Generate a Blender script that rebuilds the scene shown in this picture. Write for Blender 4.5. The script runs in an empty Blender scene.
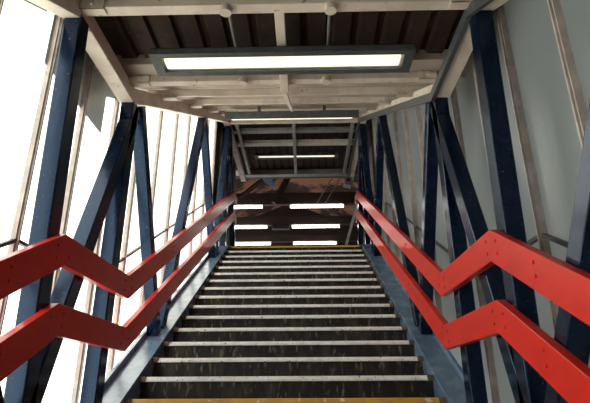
import bpy, bmesh, math, random
from mathutils import Vector, Matrix
random.seed(7)
S = bpy.context.scene
COL = S.collection

# ---------------------------------------------------------------- camera
F_PX = 498.3
CAM = Vector((0.145, 0.0, 0.191))
R_ = Vector((0.99978042, 0.02044925, -0.00457649))
U_ = Vector((0.01158059, -0.35716453, 0.93396969))
D_ = Vector((-0.01746443, 0.93381761, 0.35732292))
cd = bpy.data.cameras.new('camera'); co = bpy.data.objects.new('camera', cd); COL.objects.link(co)
cd.sensor_width = 36.0; cd.sensor_fit = 'HORIZONTAL'; cd.lens = F_PX * 36.0 / 590.0
cd.clip_start = 0.05; cd.clip_end = 300
m = Matrix.Identity(4)
for i in range(3):
    m[i][0] = R_[i]; m[i][1] = U_[i]; m[i][2] = -D_[i]; m[i][3] = CAM[i]
co.matrix_world = m
S.camera = co

# ---------------------------------------------------------------- world, sun, exposure
SKY_STRENGTH = 0.75
SUN_STRENGTH = 72.0
S.view_settings.view_transform = 'Standard'
S.view_settings.look = 'None'
S.view_settings.gamma = 1.0
S.view_settings.use_curve_mapping = False
S.view_settings.exposure = -0.1
w = bpy.data.worlds.new('world'); S.world = w; w.use_nodes = True
bg = w.node_tree.nodes['Background']
bg.inputs[0].default_value = (0.74, 0.86, 1.0, 1); bg.inputs[1].default_value = SKY_STRENGTH
sd = bpy.data.lights.new('sun', 'SUN'); so = bpy.data.objects.new('sun', sd); COL.objects.link(so)
sd.energy = SUN_STRENGTH; sd.angle = math.radians(4); sd.color = (1.0, 0.96, 0.9)
sun_dir = Vector((1.0, 0.22, -0.62)).normalized()          # from the left, over the shoulder
so.rotation_euler = sun_dir.to_track_quat('-Z', 'Y').to_euler()
S.cycles.max_bounces = 12; S.cycles.diffuse_bounces = 6; S.cycles.transmission_bounces = 8
S.cycles.sample_clamp_indirect = 6.0
S.cycles.use_denoising = True

# ---------------------------------------------------------------- materials
def mat(name, c1, c2=None, scale=6.0, lo=0.45, hi=0.62, rough=0.5, metal=0.0, stretch=(1, 1, 1), bump=0.0, c3=None, s3=25., t3=(.66, .7), spec=0.5):
    M = bpy.data.materials.new(name); M.use_nodes = True
    nt = M.node_tree; b = nt.nodes['Principled BSDF']
    b.inputs['Roughness'].default_value = rough; b.inputs['Metallic'].default_value = metal
    b.inputs['Specular IOR Level'].default_value = spec
    b.inputs['Base Color'].default_value = (*c1, 1)
    if c2 is not None:
        tc = nt.nodes.new('ShaderNodeTexCoord'); mp = nt.nodes.new('ShaderNodeMapping')
        mp.inputs['Scale'].default_value = stretch
        nt.links.new(tc.outputs['Object'], mp.inputs[0])
        def layer(sc, a, z, ca, cb, asock=None):
            n = nt.nodes.new('ShaderNodeTexNoise'); n.inputs['Scale'].default_value = sc; n.inputs['Detail'].default_value = 6
            nt.links.new(mp.outputs[0], n.inputs['Vector'])
            r = nt.nodes.new('ShaderNodeMapRange'); r.inputs[1].default_value = a; r.inputs[2].default_value = z
            nt.links.new(n.outputs[0], r.inputs[0])
            x = nt.nodes.new('ShaderNodeMix'); x.data_type = 'RGBA'
            nt.links.new(r.outputs[0], x.inputs[0])
            if asock: nt.links.new(asock, x.inputs[6])
            else: x.inputs[6].default_value = (*ca, 1)
            x.inputs[7].default_value = (*cb, 1)
            return x.outputs[2], n
        s, n0 = layer(scale, lo, hi, c1, c2)
        if c3 is not None: s, _ = layer(s3, t3[0], t3[1], None, c3, s)
        nt.links.new(s, b.inputs['Base Color'])
        if bump:
            bp = nt.nodes.new('ShaderNodeBump'); bp.inputs['Strength'].default_value = bump; bp.inputs['Distance'].default_value = 0.004
            nt.links.new(n0.outputs[0], bp.inputs['Height']); nt.links.new(bp.outputs[0], b.inputs['Normal'])
    return M
def emit(name, c, s):
    M = bpy.data.materials.new(name); M.use_nodes = True; nt = M.node_tree
    b = nt.nodes['Principled BSDF']; b.inputs['Base Color'].default_value = (.8, .8, .8, 1)
    b.inputs['Emission Color'].default_value = (*c, 1); b.inputs['Emission Strength'].default_value = s
    return M

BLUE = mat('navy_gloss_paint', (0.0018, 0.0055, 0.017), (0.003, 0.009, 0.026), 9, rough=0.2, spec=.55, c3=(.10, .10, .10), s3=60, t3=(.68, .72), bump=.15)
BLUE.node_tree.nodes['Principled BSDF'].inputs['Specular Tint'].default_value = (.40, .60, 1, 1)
BLUE2 = mat('worn_blue_paint', (0.09, 0.155, 0.25), (0.14, 0.21, 0.31), 7, rough=0.22, spec=.9, c3=(.07, .07, .07), s3=30, t3=(.62, .72), bump=.2)
CREAM = mat('stained_cream_paint', (0.70, 0.61, 0.52), (0.59, 0.49, 0.41), 5, rough=0.5, c3=(.22, .12, .06), s3=22, t3=(.66, .74))
GREYP = mat('light_grey_paint', (0.24, 0.245, 0.24), (0.19, 0.19, 0.185), 6, rough=.45)
SHEETL = mat('pale_roof_sheet', (0.50, 0.43, 0.37), (0.42, 0.36, 0.30), 3, rough=.6, c3=(.3, .2, .14), s3=30, t3=(.70, .80))
SHEETD = mat('dark_brown_roof_sheet', (0.046, 0.028, 0.022), (0.034, 0.021, 0.017), 6, rough=.85, spec=.2, c3=(.14, .10, .08), s3=40, t3=(.66, .75))
RED = mat('red_gloss_paint', (0.56, 0.022, 0.012), (0.50, 0.019, 0.011), 5, rough=.28, bump=.12, stretch=(1, 1, 3), spec=.2)
TRUNK = mat('dark_grey_trunking', (0.055, 0.062, 0.066), (0.075, 0.082, 0.086), 20, rough=.5)
HOUS = mat('grey_lamp_casing', (0.06, 0.068, 0.07), (0.08, 0.088, 0.09), 15, rough=.45)
WHITE = mat('white_enamel', (0.8, 0.8, 0.76), rough=.35)
TUBE = emit('lit_tube_cover', (1.0, 0.93, 0.66), 1.15)
TUBE2 = emit('lit_tube', (1.0, 0.95, 0.86), 10)
RISER = mat('grimy_black_riser', (0.007, 0.007, 0.007), (0.075, 0.060, 0.044), 11, .45, .75, rough=.55, stretch=(1, 1, 0.30), c3=(.24, .20, .15), s3=30, t3=(.58, .72), bump=.3)
TREAD = mat('dark_tread', (0.04, 0.04, 0.04), (0.07, 0.065, 0.06), 8, rough=.7)
NOSE = mat('worn_metal_nosing', (0.92, 0.95, 0.98), (0.80, 0.81, 0.82), 14, rough=.30, metal=.1, stretch=(1, 1, 1), c3=(.15, .12, .1), s3=45, t3=(.62, .7))
NOSEY = mat('worn_yellow_nosing', (0.62, 0.36, 0.045), (0.50, 0.30, 0.07), 10, rough=.5, c3=(.75, .72, .62), s3=14, t3=(.60, .68))
RUST = mat('rusty_bracket', (0.10, 0.075, 0.06), (0.20, 0.13, 0.09), 40, rough=.8)
ALU = mat('weathered_glazing_bar', (0.40, 0.34, 0.31), (0.50, 0.44, 0.40), 12, rough=.45)
CONC = mat('landing_concrete', (0.10, 0.10, 0.10), (0.15, 0.145, 0.14), 6, rough=.8)
BRICK = mat('dark_brick', (0.10, 0.055, 0.04), (0.14, 0.08, 0.06), 9, rough=.9)
TIMB = mat('dark_brown_timber', (0.022, 0.011, 0.008), (0.034, 0.017, 0.011), 6, rough=.7, stretch=(.4, 4, 4))
RUSTS = mat('rusty_corrugated_sheet', (0.05, 0.026, 0.018), (0.34, 0.17, 0.11), .7, .50, .58, rough=.8)
GROUND = mat('ballast', (0.08, 0.075, 0.07), (0.12, 0.11, 0.10), 3, rough=.95)
PIPE = mat('galvanised_pipe', (0.28, 0.26, 0.24), (0.36, 0.34, 0.32), 12, rough=.5)
BLACK = mat('black_casing', (0.012, 0.011, 0.011), rough=.5)

def panel_mat():
    M = bpy.data.materials.new('frosted_glazing'); M.use_nodes = True; nt = M.node_tree; N = nt.nodes
    for n in list(N): N.remove(n)
    out = N.new('ShaderNodeOutputMaterial')
    tr = N.new('ShaderNodeBsdfTranslucent'); df = N.new('ShaderNodeBsdfDiffuse'); gl = N.new('ShaderNodeBsdfGlossy')
    tc = N.new('ShaderNodeTexCoord')
    n = N.new('ShaderNodeTexNoise'); n.inputs['Scale'].default_value = 2.2; n.inputs['Detail'].default_value = 5
    nt.links.new(tc.outputs['Object'], n.inputs['Vector'])
    mx = N.new('ShaderNodeMix'); mx.data_type = 'RGBA'; nt.links.new(n.outputs[0], mx.inputs[0])
    mx.inputs[6].default_value = (.265, .28, .255, 1); mx.inputs[7].default_value = (.325, .335, .305, 1)
    nt.links.new(mx.outputs[2], tr.inputs[0])
    df.inputs[0].default_value = (.13, .165, .155, 1)
    gl.inputs['Roughness'].default_value = .25; gl.inputs[0].default_value = (.8, .8, .8, 1)
    v = N.new('ShaderNodeTexVoronoi'); v.inputs['Scale'].default_value = 90
    nt.links.new(tc.outputs['Object'], v.inputs['Vector'])
    bp = N.new('ShaderNodeBump'); bp.inputs['Strength'].default_value = .25; bp.inputs['Distance'].default_value = .003
    nt.links.new(v.outputs[0], bp.inputs['Height'])
    for q in (tr, df, gl): nt.links.new(bp.outputs[0], q.inputs['Normal'])
    a = N.new('ShaderNodeMixShader'); a.inputs[0].default_value = .28
    nt.links.new(tr.outputs[0], a.inputs[1]); nt.links.new(df.outputs[0], a.inputs[2])
    fr = N.new('ShaderNodeFresnel'); fr.inputs[0].default_value = 1.4
    b = N.new('ShaderNodeMixShader'); nt.links.new(fr.outputs[0], b.inputs[0])
    nt.links.new(a.outputs[0], b.inputs[1]); nt.links.new(gl.outputs[0], b.inputs[2])
    nt.links.new(b.outputs[0], out.inputs[0])
    return M
FROST = panel_mat()
BOARD = mat('dark_side_board', (0.02, 0.022, 0.026), (0.03, 0.03, 0.032), 5, rough=.6)

# ---------------------------------------------------------------- helpers
def obj(name, bm, material, parent=None, smooth=False, bevel=0.0):
    me = bpy.data.meshes.new(name)
    bmesh.ops.recalc_face_normals(bm, faces=bm.faces)
    bm.to_mesh(me); bm.free()
    if smooth:
        for p in me.polygons: p.use_smooth = True
    me.materials.append(material)
    o = bpy.data.objects.new(name, me); COL.objects.link(o)
    if parent:
        o.parent = parent                       # vertices are in world metres; mesh parents sit at the origin
        if parent.type == 'EMPTY': o.matrix_parent_inverse = Matrix.Translation(-parent.location)
    if bevel:
        b = o.modifiers.new('bevel', 'BEVEL'); b.width = bevel; b.segments = 2; b.limit_method = 'ANGLE'
    return o
def thing(name, label, cat, loc=(0, 0, 0), group=None):
    o = bpy.data.objects.new(name, None); COL.objects.link(o); o.location = loc
    o['label'] = label; o['category'] = cat
    if group: o['group'] = group
    o.empty_display_size = .1
    return o
def struct(name, bm, material, label=None, cat=None, **k):
    o = obj(name, bm, material, **k); o['kind'] = 'structure'
    if label: o['label'] = label
    o['category'] = cat or name.split('_')[0]
    return o
def box(bm, x0, x1, y0, y1, z0, z1):
    vs = [bm.verts.new((x, y, z)) for x in (x0, x1) for y in (y0, y1) for z in (z0, z1)]
    for f in ((0, 1, 3, 2), (4, 6, 7, 5), (0, 4, 5, 1), (2, 3, 7, 6), (0, 2, 6, 4), (1, 5, 7, 3)):
        bm.faces.new([vs[i] for i in f])
def offs(path, t):
    """offset a (y,z) polyline by t along its upward normal, mitred"""
    P = [Vector(p) for p in path]; out = []
    for i, p in enumerate(P):
        ns = []
        if i > 0: d = (P[i] - P[i-1]).normalized(); ns.append(Vector((-d.y, d.x)))
        if i < len(P) - 1: d = (P[i+1] - P[i]).normalized(); ns.append(Vector((-d.y, d.x)))
        n = sum(ns, Vector((0, 0))).normalized()
        out.append(p + n * (t / n.dot(ns[0])))
    return out
def ribbon(bm, path, t0, t1, x0, x1):
    A = offs(path, t0); B = offs(path, t1); rows = []
    for a, b in zip(A, B):
        rows.append([bm.verts.new(v) for v in ((x0, a.x, a.y), (x1, a.x, a.y), (x1, b.x, b.y), (x0, b.x, b.y))])
    for r, s in zip(rows, rows[1:]):
        for k in range(4): bm.faces.new((r[k], r[(k+1) % 4], s[(k+1) % 4], s[k]))
    bm.faces.new(rows[0]); bm.faces.new(rows[-1][::-1])
def bar(bm, p, q, w, x0, x1):
    """straight box from p to q (y,z), width w in that plane"""
    ribbon(bm, [p, q], -w / 2, w / 2, x0, x1)
def tube(bm, p, q, r, seg=12):
    p = Vector(p); q = Vector(q); d = (q - p)
    mtx = Matrix.Translation((p + q) / 2) @ d.to_track_quat('Z', 'Y').to_matrix().to_4x4()
    bmesh.ops.create_cone(bm, cap_ends=True, segments=seg, radius1=r, radius2=r, depth=d.length, matrix=mtx)
def one(fn, *a):
    bm = bmesh.new(); fn(bm, *a); return bm
def dup(o, parent, delta):
    c = o.copy(); COL.objects.link(c); c.parent = parent; c.location = o.location + Vector(delta)
    return c

SL = 0.1505 / 0.28                       # pitch of the stair
G, RI = 0.28, 0.1505
Y0, Z0 = 3.5843, 0.1505                  # first nosing of the upper flight
YN, ZN = 2.42, 0.0                       # edge where the lower flight starts down
NS = 16
YTOP = Y0 + 15 * G; ZTOP = Z0 + 15 * RI
YEND = 10.35
YBACK = -3.4
# chord underside
CH = [(YBACK, 2.277 - (2.37 - YBACK) * SL), (2.37, 2.277), (3.286, 2.277), (7.69, 4.643), (YEND, 4.643)]
def chz(y):
    for (a, b), (c, d) in zip(CH, CH[1:]):
        if y <= c: return b + (d - b) * (y - a) / (c - a)
    return CH[-1][1]
FL = [(YBACK, -(2.40 - YBACK) * SL + .01), (2.40, .01), (3.29, .01), (7.76, .01 + (7.76 - 3.29) * SL), (YEND, .01 + (7.76 - 3.29) * SL)]
def flz(y):
    for (a, b), (c, d) in zip(FL, FL[1:]):
        if y <= c: return b + (d - b) * (y - a) / (c - a)
    return FL[-1][1]

# ================================================================ SETTING
# ground far below, landings
bm = one(box, -40, 40, -30, 60, -6.2, -6.0); g = struct('ground', bm, GROUND, 'pale ballast ground far below the stair bridge', 'ground')
struct('floor', one(box, -1.07, 1.07, YN, Y0 + .02, -.12, 0), CONC, 'landing between the two flights of steps', 'floor')
struct('floor', one(box, -1.07, 1.07, YTOP + .03, YEND, ZTOP - .14, ZTOP - .005), CONC, 'top landing floor', 'floor')

# corrugated ceilings
def corr_profile(L, pitch, depth, rib):
    pts = []; n = int(L / pitch) + 1
    for i in range(n):
        a = i * pitch
        for u, h in ((0, 0), (pitch - rib * 1.6, 0), (pitch - rib * 1.3, depth), (pitch - rib * .3, depth)):
            if a + u <= L: pts.append((a + u, h))
    pts.append((L, 0)); return pts
def sheet_y(y0, y1, z0, z1, x0, x1, m, name, label, down=True):
    """ribs run along y"""
    bm = bmesh.new(); prev = None
    for u, h in corr_profile(x1 - x0, .172, .035, .045):
        a = bm.verts.new((x0 + u, y0, z0 + h)); b = bm.verts.new((x0 + u, y1, z1 + h))
        if prev: bm.faces.new((prev[0], a, b, prev[1]))
        prev = (a, b)
    o = struct(name, bm, m, label, 'ceiling')
    s = o.modifiers.new('solid', 'SOLIDIFY'); s.thickness = .006; s.offset = -1
    return o
def sheet_x(y0, z0, y1, z1, x0, x1, m, name, label):
    """ribs run along x, sheet climbs from (y0,z0) to (y1,z1)"""
    bm = bmesh.new(); d = Vector((y1 - y0, z1 - z0)); L = d.length; d.normalize(); n = Vector((-d.y, d.x)); prev = None
    for u, h in corr_profile(L, .172, .045, .05):
        p = Vector((y0, z0)) + d * u + n * h
        a = bm.verts.new((x0, p.x, p.y)); b = bm.verts.new((x1, p.x, p.y))
        if prev: bm.faces.new((prev[0], a, b, prev[1]))
        prev = (a, b)
    o = struct(name, bm, m, label, 'ceiling')
    s = o.modifiers.new('solid', 'SOLIDIFY'); s.thickness = .006; s.offset = -1
    return o
XE = 1.52                                   # eave
sheet_y(1.95, 3.05, 2.50, 2.50, -XE, XE, SHEETD, 'ceiling', 'dark brown corrugated roof sheet over the lower landing')
struct('ceiling', one(ribbon, [(3.03, 2.44), (3.25, 2.44)], 0, .095, -XE, XE), SHEETL, 'pale flashing board where the roof starts to climb', 'ceiling')
sheet_x(3.22, 2.485, 7.62, 2.485 + 4.40 * SL, -XE, XE, SHEETL, 'ceiling', 'pale corrugated roof sheet climbing with the stair')
sheet_y(7.62, 11.2, 5.15, 5.15, -XE, XE, SHEETD, 'ceiling', 'dark corrugated roof sheet over the top landing')
struct('trim_5', one(box, -XE, XE, 7.60, 7.64, 4.84, 5.2), CREAM, 'cream end board where the sloping roof meets the top roof', 'trim')
sheet_x(YBACK, 2.46 - (2.2 - YBACK) * SL, 2.2, 2.46, -XE, XE, GREYP, 'ceiling', 'grey corrugated roof sheet over the lower flight')

for i, sg in enumerate((-1, 1)):
    struct('trim_%d' % (i + 3), one(ribbon, [(2.42, 2.13), (3.30, 2.13)], 0, .43, *sorted((sg * 1.53, sg * 1.55))), TRUNK, 'dark board added below the %s eave to shade the landing glazing' % ('left', 'right')[i], 'trim')  # unseen boards added, hung low to cast a shadow on the landing glazing
    for pp in ([p for p in CH if p[0] < 3][:1] + [(2.42, chz(2.37) + .03)], [(3.30, chz(3.30)), (7.69, chz(7.69)), (YEND, chz(YEND))]):
        struct('trim_%d' % (i + 6), one(ribbon, pp, .15, .30, *sorted((sg * 1.522, sg * 1.545))), TRUNK, 'dark %s eave board outside the %s glazing' % ('lower' if pp[0][0] < 0 else 'upper', ('left', 'right')[i]), 'trim')
# frosted side glazing, bay by bay, with its bars
XG = 1.395
ORD = 'first second third fourth fifth sixth seventh eighth ninth tenth eleventh twelfth thirteenth fourteenth fifteenth sixteenth seventeenth eighteenth nineteenth twentieth twenty-first twenty-second twenty-third twenty-fourth'.split()
MY = [-3.3, -2.7, -2.1, -1.5, -.9, -.3, .27, .84, 1.40, 1.95, 2.49, 2.97, 3.50, 4.06, 4.64, 5.24, 5.82, 6.42, 7.02, 7.6, 8.2, 8.8, 9.4, 10.0, 10.34]
wn = 0
def side(a, b, f, extra):
    ys = [a] + sorted(k for k, _ in extra if a < k < b) + [b]
    return [(y, f(y)) for y in ys]
for sg in (-1, 1):
    for a, b in zip(MY, MY[1:]):
        wn += 1
        top = side(a, b, lambda y: chz(y) + (.52 if a > 7.5 else .205), CH); bot = side(a, b, lambda y: flz(y) - .45, FL)
        bm = bmesh.new()
        vs = [bm.verts.new((sg * XG, y, z)) for y, z in bot] + [bm.verts.new((sg * XG, y, z)) for y, z in reversed(top)]
        bm.faces.new(vs)
        o = struct('window_%d' % wn, bm, FROST, '%s frosted glazing bay along the %s side, counted up the stair from behind the camera' % (ORD[MY.index(a)], ('left', 'right')[sg > 0]), 'window')
        if o.data.polygons[0].normal.x * sg > 0: o.data.flip_normals()       # face the stair
        if a > 7.5:
            o.data.materials[0] = BOARD; o.name = 'wall_' + ('left', 'right')[sg > 0]; o['category'] = 'wall'
            o['label'] = '%s dark solid board along the %s side of the top landing' % (ORD[MY.index(a) - MY.index(7.6)], ('left', 'right')[sg > 0]); s_ = o.modifiers.new('solid', 'SOLIDIFY'); s_.thickness = .02
        bm = bmesh.new(); box(bm, sg * XG - .022 - .012 * sg, sg * XG + .018 - .012 * sg, a - .017, a + .017, flz(a) - .45, chz(a) + .20)
        box(bm, sg * XG - .012 - .034 * sg, sg * XG + .008 - .034 * sg, a - .006, a + .006, flz(a) - .45, chz(a) + .20)
        obj('glazing_bar', bm, ALU, o)
for i, sg in enumerate((-1, 1)):            # thin mid rail of the glazing, kinked like the stair
    x = sg * 1.375
    pth = [(YBACK, .945 - (2.49 - YBACK) * SL), (2.49, .945), (3.49, .945), (YTOP + .2, .945 + (YTOP + .2 - 3.49) * SL), (YEND, .945 + (YTOP + .2 - 3.49) * SL)]
    struct('trim_%d' % (i + 1), one(ribbon, pth, -.010, .010, x - .012, x + .012), TRUNK, 'thin dark mid rail along the %s glazing' % ('left', 'right')[i], 'trim')
struct('wall_back', one(box, -1.62, 1.62, YBACK - .5, YBACK - .25, -6, 1.2), BRICK, 'dark brick wall added behind the foot of the lower flight to block light', 'wall')  # unseen end wall, added to keep frontal sky light off steps and struts

# ================================================================ STAIRS
bm = bmesh.new()
st = thing('staircase', 'upper flight of sixteen black steps with pale metal nosings and blue stringers', 'stairs', (0, Y0, 0))
SW = 1.077
def build_step(root, k, y, z, yellow):
    bm = bmesh.new(); box(bm, -SW, SW, y + .026, y + G + .03, z - .022, z - .002)      # tread plate
    s = obj('tread', bm, TREAD, root)
    r = obj('riser', one(box, -SW, SW, y + .028, y + .040, z - RI - .001, z - .022), RISER, s)
    wdt = SW - .045
    bm = bmesh.new(); 
    prof = [(y + .004, z - .036), (y - .002, z - .034), (y, z - .022), (y + .020, z), (y + .06, z + .002), (y + .06, z - .004), (y + .026, z - .006)]
    ra = [bm.verts.new((-wdt, a, b)) for a, b in prof]; rb = [bm.verts.new((wdt, a, b)) for a, b in prof]
    for i in range(7): bm.faces.new((ra[i], ra[(i + 1) % 7], rb[(i + 1) % 7], rb[i]))
    bm.faces.new(ra[::-1]); bm.faces.new(rb)
    n = obj('nosing', bm, NOSEY if yellow else NOSE, s, bevel=.0015)
    if yellow: n['label'] = 'yellow painted nosing'
    for sg in (-1, 1):
        bm = bmesh.new()
        box(bm, min(sg * wdt, sg * SW), max(sg * wdt, sg * SW), y - .006, y + .05, z - .036, z + .003)
        obj('end_bracket', bm, RUST, s)
for k in range(NS):
    build_step(st, k, Y0 + k * G, Z0 + k * RI, k in (0, NS - 1))
lw = thing('staircase', 'lower flight of black steps leading down behind the camera', 'stairs', (0, YN, 0))
for k in range(20):
    y = YN - k * G; z = ZN - k * RI
    if y < YBACK: break
    build_step(lw, k, y, z, k == 0)
for sg in (-1, 1):                           # stringer: web, top flange, outer lip
    bm = bmesh.new()
    xs = sorted((sg * 1.079, sg * 1.25)); ribbon(bm, [p for p in FL if p[0] >= 2.4], -.012, 0, *xs)
    xs = sorted((sg * 1.079, sg * 1.091)); ribbon(bm, [p for p in FL if p[0] >= 2.4], -.30, -.012, *xs)
    o = obj('stringer', bm, BLUE2, st, bevel=.002)
    bm = bmesh.new(); xs = sorted((sg * 1.252, sg * 1.275)); ribbon(bm, [p for p in FL if p[0] >= 2.4], -.10, .045, *xs)
    obj('kick_lip', bm, BLUE2, o)
    bm = bmesh.new()
    xs = sorted((sg * 1.079, sg * 1.25)); ribbon(bm, [p for p in FL if p[0] <= 2.4], -.012, 0, *xs)
    xs = sorted((sg * 1.079, sg * 1.091)); ribbon(bm, [p for p in FL if p[0] <= 2.4], -.30, -.012, *xs)
    obj('stringer', bm, BLUE2, lw, bevel=.002)

# ================================================================ SIDE TRUSSES
# centre lines (y,z) top -> bottom
N1, N2 = (3.40, 2.29), (5.86, 3.67)
MEM = [('post', (2.375, 2.285), (2.505, -.02), .118),
       ('diagonal', (1.10, 1.62), (2.33, .02), .10),
       ('diagonal', (3.40, 2.285), (2.50, .02), .115),
       ('post', (3.335, 2.29), (3.335, .02), .12),
       ('diagonal', (3.50, 2.38), (4.53, .68), .10),
       ('diagonal', (5.83, 3.64), (4.66, .73), .10),
       ('diagonal', (5.88, 3.67), (7.12, 1.98), .10),
       ('diagonal', (7.86, 4.655), (7.20, 2.05), .10),
       ('post', (7.90, 4.655), (7.90, 2.42), .11),
       ('diagonal', (7.98, 4.655), (9.2, 2.42), .10),
       ('diagonal', (.95, 1.52), (.10, -1.25), .10),
       ('diagonal', (-1.4, .24), (-.05, -1.27), .10),
       ('diagonal', (-1.5, .18), (-2.3, -2.5), .10)]
for sg, nm in ((-1, 'left'), (1, 'right')):
    t = thing('side_truss', 'navy blue steel side truss of slanting struts along the %s of the stair' % nm, 'truss', (sg * 1.2, 2.4, 0), 'side trusses of the covered stair')
    for name, p, q, wd in MEM:
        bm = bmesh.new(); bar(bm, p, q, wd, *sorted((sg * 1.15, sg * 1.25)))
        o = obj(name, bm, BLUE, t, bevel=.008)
    bm = bmesh.new(); ribbon(bm, CH, 0, .115, *sorted((sg * 1.153, sg * 1.265)))
    o = obj('top_chord', bm, CREAM, t, bevel=.006); o['label'] = 'stained cream painted roof edge beam'

# ================================================================ ROOF FRAMES
def purlin(root, y, z, h=.062, dpt=.062, slope=False, x=1.275, m=CREAM):
    bm = bmesh.new()
    if slope: ribbon(bm, [(y, z), (y + dpt, z + dpt * SL)], 0, h, -x, x)
    else: box(bm, -x, x, y, y + dpt, z, z + h)
    o = obj('purlin', bm, m, root, bevel=.004)
    for sg in (-1, 1):                        # end cleats
        bm = bmesh.new(); a, b = sorted((sg * 1.01, sg * 1.15))
        box(bm, a, b, y - .010, y + .05, z - .012, z + .0); box(bm, a, b, y - .012, y - .001, z - .012, z + .05)
        tube(bm, (sg * 1.08, y - .012, z + .02), (sg * 1.08, y - .026, z + .02), .012, 8)
        obj('cleat', bm, m, o)
    return o
rf = thing('roof_frame', 'cream roof frame over the lower landing with two cross purlins and a centre bar', 'roof frame', (0, 2.4, 2.3))
purlin(rf, 2.295, 2.30, .06, .075)
purlin(rf, 3.165, 2.380, .058, .06)
obj('centre_bar', one(box, -.022, .040, 2.30, 3.29, 2.345, 2.40), CREAM, rf, bevel=.004)
rs = thing('roof_frame', 'cream purlins and centre bar of the sloping roof above the steps', 'roof frame', (0, 5.4, 3.4))
for y, z in ((3.90, 2.725), (4.90, 3.262), (5.88, 3.79), (6.75, 4.257), (7.35, 4.58)):
    purlin(rs, y, z, slope=True)
for y in (4.30, 5.40):
    ribbon_b = one(ribbon, [(y, 2.40 + (y - 3.25) * SL + .03), (y + .05, 2.40 + (y + .05 - 3.25) * SL + .03)], 0, .03, -1.27, 1.27)
    obj('lath', ribbon_b, CREAM, rs)
obj('centre_bar', one(ribbon, [(3.29, 2.345), (7.66, 2.345 + 4.37 * SL)], 0, .03, -.012, .022), CREAM, rs, bevel=.003)
rt = thing('roof_frame', 'grey cross beams and bars of the flat roof over the top landing', 'roof frame', (0, 8.8, 4.7))
obj('fascia_beam', one(box, -1.15, 1.15, 7.74, 7.80, 4.66, 4.90), CREAM, rt, bevel=.004)
obj('cross_beam', one(box, -1.15, 1.15, 8.14, 8.26, 4.72, 4.78), GREYP, rt, bevel=.004)
obj('cross_beam', one(box, -1.15, 1.15, 8.66, 8.80, 4.73, 4.80), CREAM, rt, bevel=.004)
obj('cross_beam', one(box, -1.15, 1.15, 10.05, 10.20, 4.68, 4.80), GREYP, rt, bevel=.006)
for x in (-1.04, -.02, 1.04):
    obj('centre_bar' if abs(x) < .5 else 'edge_bar', one(box, x - .03, x + .03, 7.80, 9.98, 4.66, 4.72), GREYP, rt, bevel=.004)
rl = thing('roof_frame', 'cream purlins of the roof over the lower flight', 'roof frame', (0, 0, 1))
for y in (1.55, .6, -.4, -1.4, -2.4):
    purlin(rl, y, chz(y) + .118, slope=True)
# cable trunking under the right roof edge beam
bm = bmesh.new(); ribbon(bm, CH, -.022, .045, 1.118, 1.152)
tr = obj('cable_trunking', bm, TRUNK, bevel=.004)
tr['label'] = 'dark grey cable trunking along the inner corner of the right cream roof beam'; tr['category'] = 'trunking'

# ================================================================ JUNCTION BOXES
def jbox(x, y, z, label, c0, c1, r=.028):
    t = thing('junction_box', label, 'junction box', (x, y, z), 'round junction boxes on the purlins')
    bm = bmesh.new(); tube(bm, (x, y - .012, z - .040), (x, y - .012, z + .002), r, 20); tube(bm, (x - .03, y, z - .012), (x + .03, y, z - .012), .009, 8)
    obj('box_body', bm, CREAM, t, smooth=False, bevel=.002)
    bm = bmesh.new(); tube(bm, c0, c1, .010, 10); obj('conduit', bm, GREYP, t)
jbox(-.30, 2.33, 2.302, 'round cream junction box on the nearest purlin, left of the centre bar', (-.30, 2.35, 2.36), (-.31, 2.98, 2.42), .036)
jbox(.315, 2.33, 2.302, 'round cream junction box on the nearest purlin, right of the centre bar', (.315, 2.35, 2.36), (.325, 2.98, 2.42), .036)
jbox(-.30, 3.165, 2.380, 'round junction box on the purlin behind the long lamp, left of the centre bar', (-.30, 3.19, 2.37), (-.30, 3.19, 2.42), .034)
jbox(.325, 3.165, 2.380, 'round junction box on the purlin behind the long lamp, right of the centre bar', (.325, 3.19, 2.37), (.325, 3.19, 2.42), .034)

# ================================================================ LAMPS
def lamp_tray(yc, z, x0, x1, label, tilt=0.0, depth=.24, h=.045, drop=0):
    """wide tray lamp; z = underside, yc = centre"""
    t = thing('strip_lamp', label, 'ceiling lamp', (0, yc, z + h))
    M_ = Matrix.Translation((0, yc, z)) @ Matrix.Rotation(tilt, 4, 'X')
    def T(bm): bmesh.ops.transform(bm, matrix=M_, verts=bm.verts); return bm
    bm = bmesh.new(); d = depth / 2
    box(bm, x0, x1, -d, d, h - .010, h); box(bm, x0, x1, -d, -d + .008, .0, h); box(bm, x0, x1, d - .008, d, 0, h)
    box(bm, x0, x0 + .008, -d, d, 0, h); box(bm, x1 - .008, x1, -d, d, 0, h)
    obj('housing', T(bm), HOUS, t, bevel=.003)
    bm = bmesh.new(); f = .042
    box(bm, x0 - .003, x1 + .003, -d - .003, -d + f, -.008, .004); box(bm, x0 - .003, x1 + .003, d - f, d + .003, -.008, .004)
    box(bm, x0 - .003, x0 + f + .02, -d + f, d - f, -.008, .004); box(bm, x1 - f - .02, x1 + .003, -d + f, d - f, -.008, .004)
    obj('frame', T(bm), HOUS, t, bevel=.002)
    obj('reflector', T(one(box, x0 + .012, x1 - .012, -d + .012, d - .012, .028, .034)), WHITE, t)
    bm = bmesh.new(); box(bm, x0 + .075, x1 - .075, -d + .076, d - .056, .004 - drop, .027)
    obj('diffuser', T(bm), TUBE, t, bevel=.012)
    for x in (x0 + .45, x1 - .45):
        obj('hanger', T(one(box, x - .02, x + .02, -.02, .02, h - .002, h + .07)), HOUS, t)
    return t
lamp_tray(2.815, 2.275, -.862, .885, 'wide lit strip lamp in a grey tray, nearest and largest of the lamps')
lamp_tray(5.83, 3.62, -.885, .885, 'lit grey strip lamp halfway up the sloping roof, seen nearly edge on', tilt=math.atan(SL), depth=.18, h=.09, drop=.022)
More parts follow.
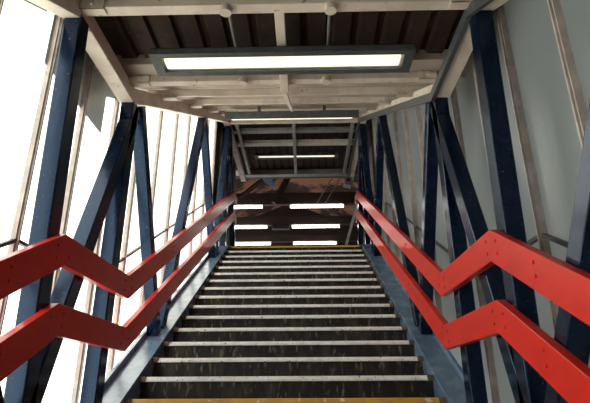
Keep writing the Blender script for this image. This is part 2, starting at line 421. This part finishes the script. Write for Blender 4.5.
lamp_tray(9.62, 4.90, -.885, .885, 'lit grey strip lamp under the flat roof of the top landing', depth=.20)

# ================================================================ HANDRAILS
def rail(sg, yk, yv, z, ye, label):
    t = thing('handrail', label, 'handrail', (sg * 1.12, yk, z))
    zend = z + (ye - yv) * SL
    path = [(YBACK + .4, z - (yk - YBACK - .4) * SL), (yk, z), (yv, z), (ye, zend), (ye + .32, zend)]
    x0, x1 = sorted((sg * 1.100, sg * 1.146))
    bm = bmesh.new(); ribbon(bm, path, -.158, 0, x0, x1)
    obj('rail_board', bm, RED, t, bevel=.004)
    cs = [(yk - .06, -.045, -SL), (yk - .06, -.11, -SL), (yk + .07, -.045, 0), (yk + .07, -.11, 0), (yv - .07, -.05, 0), (yv - .07, -.115, 0),
          (yv + .06, -.04, SL), (yv + .06, -.105, SL), (yk - .42, -.05, SL), (yk - .42, -.11, SL), (4.55, -.06, SL), (4.55, -.11, SL), (5.9, -.06, SL), (7.1, -.06, SL)]
    for y, dz, s in cs:
        if y < yk: zz = z - (yk - y) * SL
        elif y < yv: zz = z
        else: zz = z + (y - yv) * SL
        bm = bmesh.new(); tube(bm, (sg * 1.101, y, zz + dz), (sg * 1.094, y, zz + dz), .0095, 12)
        obj('bolt', bm, RED, t, bevel=.002)
    for (y, zz) in ((2.47, z - .08), (3.335, z - .08), (4.42, z - .08 + (4.42 - yv) * SL), (5.2, z - .08 + (5.2 - yv) * SL), (6.6, z - .08 + (6.6 - yv) * SL), (7.55, z - .08 + (7.55 - yv) * SL)):
        obj('fixing_block', one(box, *sorted((sg * 1.143, sg * 1.155)), y - .04, y + .04, zz - .04, zz + .04), RED, t)
for sg, nm in ((-1, 'left'), (1, 'right')):
    rail(sg, 2.475, 3.475, .970, 8.36, 'upper of the two red board handrails on the %s' % nm)
    rail(sg, 2.520, 3.530, .618, 8.39, 'lower of the two red board handrails on the %s' % nm)

# ================================================================ BEYOND THE TOP LANDING
bm = bmesh.new(); tube(bm, (1.351, 10.6, 4.145), (1.089, 10.6, 3.277), .030, 12); tube(bm, (1.089, 10.6, 3.277), (.83, 10.6, 2.415), .030, 12)
pb = obj('brace_pipe', bm, PIPE); pb['label'] = 'grey slanting pipe at the right end of the top landing'; pb['category'] = 'pipe'
t = thing('camera_housing', 'small grey box camera with a dark face beside the top of the right truss', 'security camera', (1.15, 9.9, 4.37))
Mx = Matrix.Translation((1.10, 9.75, 4.39)) @ Matrix.Rotation(.25, 4, 'Y')
bm = bmesh.new(); box(bm, -.08, .08, 0, .2, -.10, .10); bmesh.ops.transform(bm, matrix=Mx, verts=bm.verts); obj('casing', bm, GREYP, t, bevel=.008)
bm = bmesh.new(); box(bm, -.045, .045, -.008, .0, -.03, .05); bmesh.ops.transform(bm, matrix=Mx, verts=bm.verts); obj('face', bm, BLACK, t)
bm = bmesh.new(); box(bm, -.015, .015, .08, .11, .10, .32); bmesh.ops.transform(bm, matrix=Mx, verts=bm.verts); obj('bracket', bm, GREYP, t)

# station shed: floor, walls, pitched rusty roof, timber beams, lamps
struct('floor', one(box, -7, 7, YEND, 24, ZTOP - .2, ZTOP - .005), CONC, 'floor of the station building beyond the stair', 'floor')
struct('wall_far', one(box, -7, 7, 24, 24.2, ZTOP - .2, 10.5), TIMB, 'dark brown far wall of the station building', 'wall')
struct('wall_left', one(box, -7.2, -7, 10.9, 24.2, ZTOP - .2, 3.4), TIMB, 'low side wall of the station building', 'wall')
struct('wall_right', one(box, 7, 7.2, 10.9, 24.2, ZTOP - .2, 10.5), TIMB, 'dark right side wall of the station building', 'wall')
bm = bmesh.new(); box(bm, -7, -1.64, 10.7, 10.9, ZTOP - .2, 10.5); box(bm, 1.64, 7, 10.7, 10.9, ZTOP - .2, 10.5); box(bm, -1.64, 1.64, 10.7, 10.9, 4.95, 10.5)
struct('wall_front', bm, TIMB, 'dark wall around the mouth of the stair', 'wall')
def shed_slope(xa, za, xb, zb, label):
    bm = bmesh.new(); d = Vector((xb - xa, zb - za)); prev = None; L = 13.3
    for u, h in corr_profile(L, .26, .07, .11):
        a = bm.verts.new((xa, 10.9 + u, za + h)); b = bm.verts.new((xb, 10.9 + u, zb + h))
        if prev: bm.faces.new((prev[0], a, b, prev[1]))
        prev = (a, b)
    o = struct('ceiling', bm, RUSTS, label, 'ceiling'); s = o.modifiers.new('s', 'SOLIDIFY'); s.thickness = .01
shed_slope(-7, 6.6, -.6, 9.3, 'left slope of the rusty corrugated station roof')
shed_slope(-.6, 9.3, 7, 6.4, 'right slope of the rusty corrugated station roof')
row = ['nearest', 'middle', 'farthest']
for i, y in enumerate((15.3, 17.4, 19.45)):
    zl = (5.85, 5.84, 5.80)[i]
    b = obj('timber_beam', one(box, -6.9, 6.9, y - .02, y + .16, zl + .10, zl + (.50, .42, .40)[i]), TIMB, bevel=.01)
    b['label'] = '%s dark timber beam crossing the station roof above a pair of lit tubes' % row[i]; b['category'] = 'beam'
    for j, (xa, xb) in enumerate(((-2.96, -1.19), (-.31, 1.46))):
        t = thing('tube_lamp', 'bare lit tube under the %s station beam, %s one of the pair' % (row[i], ('left', 'right')[j]), 'ceiling lamp', ((xa + xb) / 2, y, zl + .1), 'tube lamps in the station building')
        obj('housing', one(box, xa, xb, y - .015, y + .05, zl + .045, zl + .10), WHITE, t)
        bm = bmesh.new(); tube(bm, (xa + .03, y - .03, zl + .005), (xb - .03, y - .03, zl + .005), .045, 12); obj('tube', bm, TUBE2, t)
        for x in (xa + .015, xb - .015): obj('end_cap', one(box, x - .015, x + .015, y - .06, y + .02, zl - .03, zl + .05), WHITE, t)
hb = thing('hanging_box', 'dark box hung between the middle pair of station lamps', 'equipment box', (-.7, 17.4, 5.9))
obj('casing', one(box, -1.02, -.38, 17.25, 17.45, 5.74, 5.96), BLACK, hb, bevel=.02)
obj('bracket', one(box, -.72, -.68, 17.40, 17.44, 5.96, 6.0), BLACK, hb)
# roof struts of the shed
for i, (p, q, r, lab) in enumerate((((-0.76, 14.2, 5.58), (0.58, 14.2, 8.24), 0.1, 'thick timber strut slanting up behind the top landing'), ((-2.05, 14.2, 5.57), (0.86, 14.2, 8.07), 0.08, 'timber strut slanting to the upper right under the left of the station roof'), ((0.55, 14.2, 5.57), (2.02, 14.2, 8.07), 0.02, 'thin steel tie rod slanting right under the station roof'), ((0.79, 14.2, 5.53), (2.26, 14.2, 8.11), 0.02, 'thin steel tie rod nearest the right end of the station roof opening'))):
    bm = bmesh.new(); tube(bm, p, q, r, 4 if r > .05 else 10)
    o = obj('roof_strut' if r > .05 else 'tie_rod', bm, TIMB if r > .05 else PIPE); o['label'] = lab; o['category'] = 'roof strut'

# small crumpled blue sheet caught in the roof timbers
bm = bmesh.new(); rows = []
for i in range(7):
    u = i / 6
    rows.append([bm.verts.new((-1.13 + .31 * u + .10 * v, 14.10 + .06 * math.sin(5 * u + 3 * v), 6.42 - .36 * v * (.6 + .4 * u) - .05 * u)) for v in (0, .33, .66, 1)])
for a, b in zip(rows, rows[1:]):
    for k in range(3): bm.faces.new((a[k], a[k + 1], b[k + 1], b[k]))
o = obj('plastic_sheet', bm, mat('pale_blue_plastic', (.22, .42, .62), rough=.5)); o['label'] = 'small crumpled pale blue sheet caught under the station roof'; o['category'] = 'plastic sheet'
o.modifiers.new('solid', 'SOLIDIFY').thickness = .008
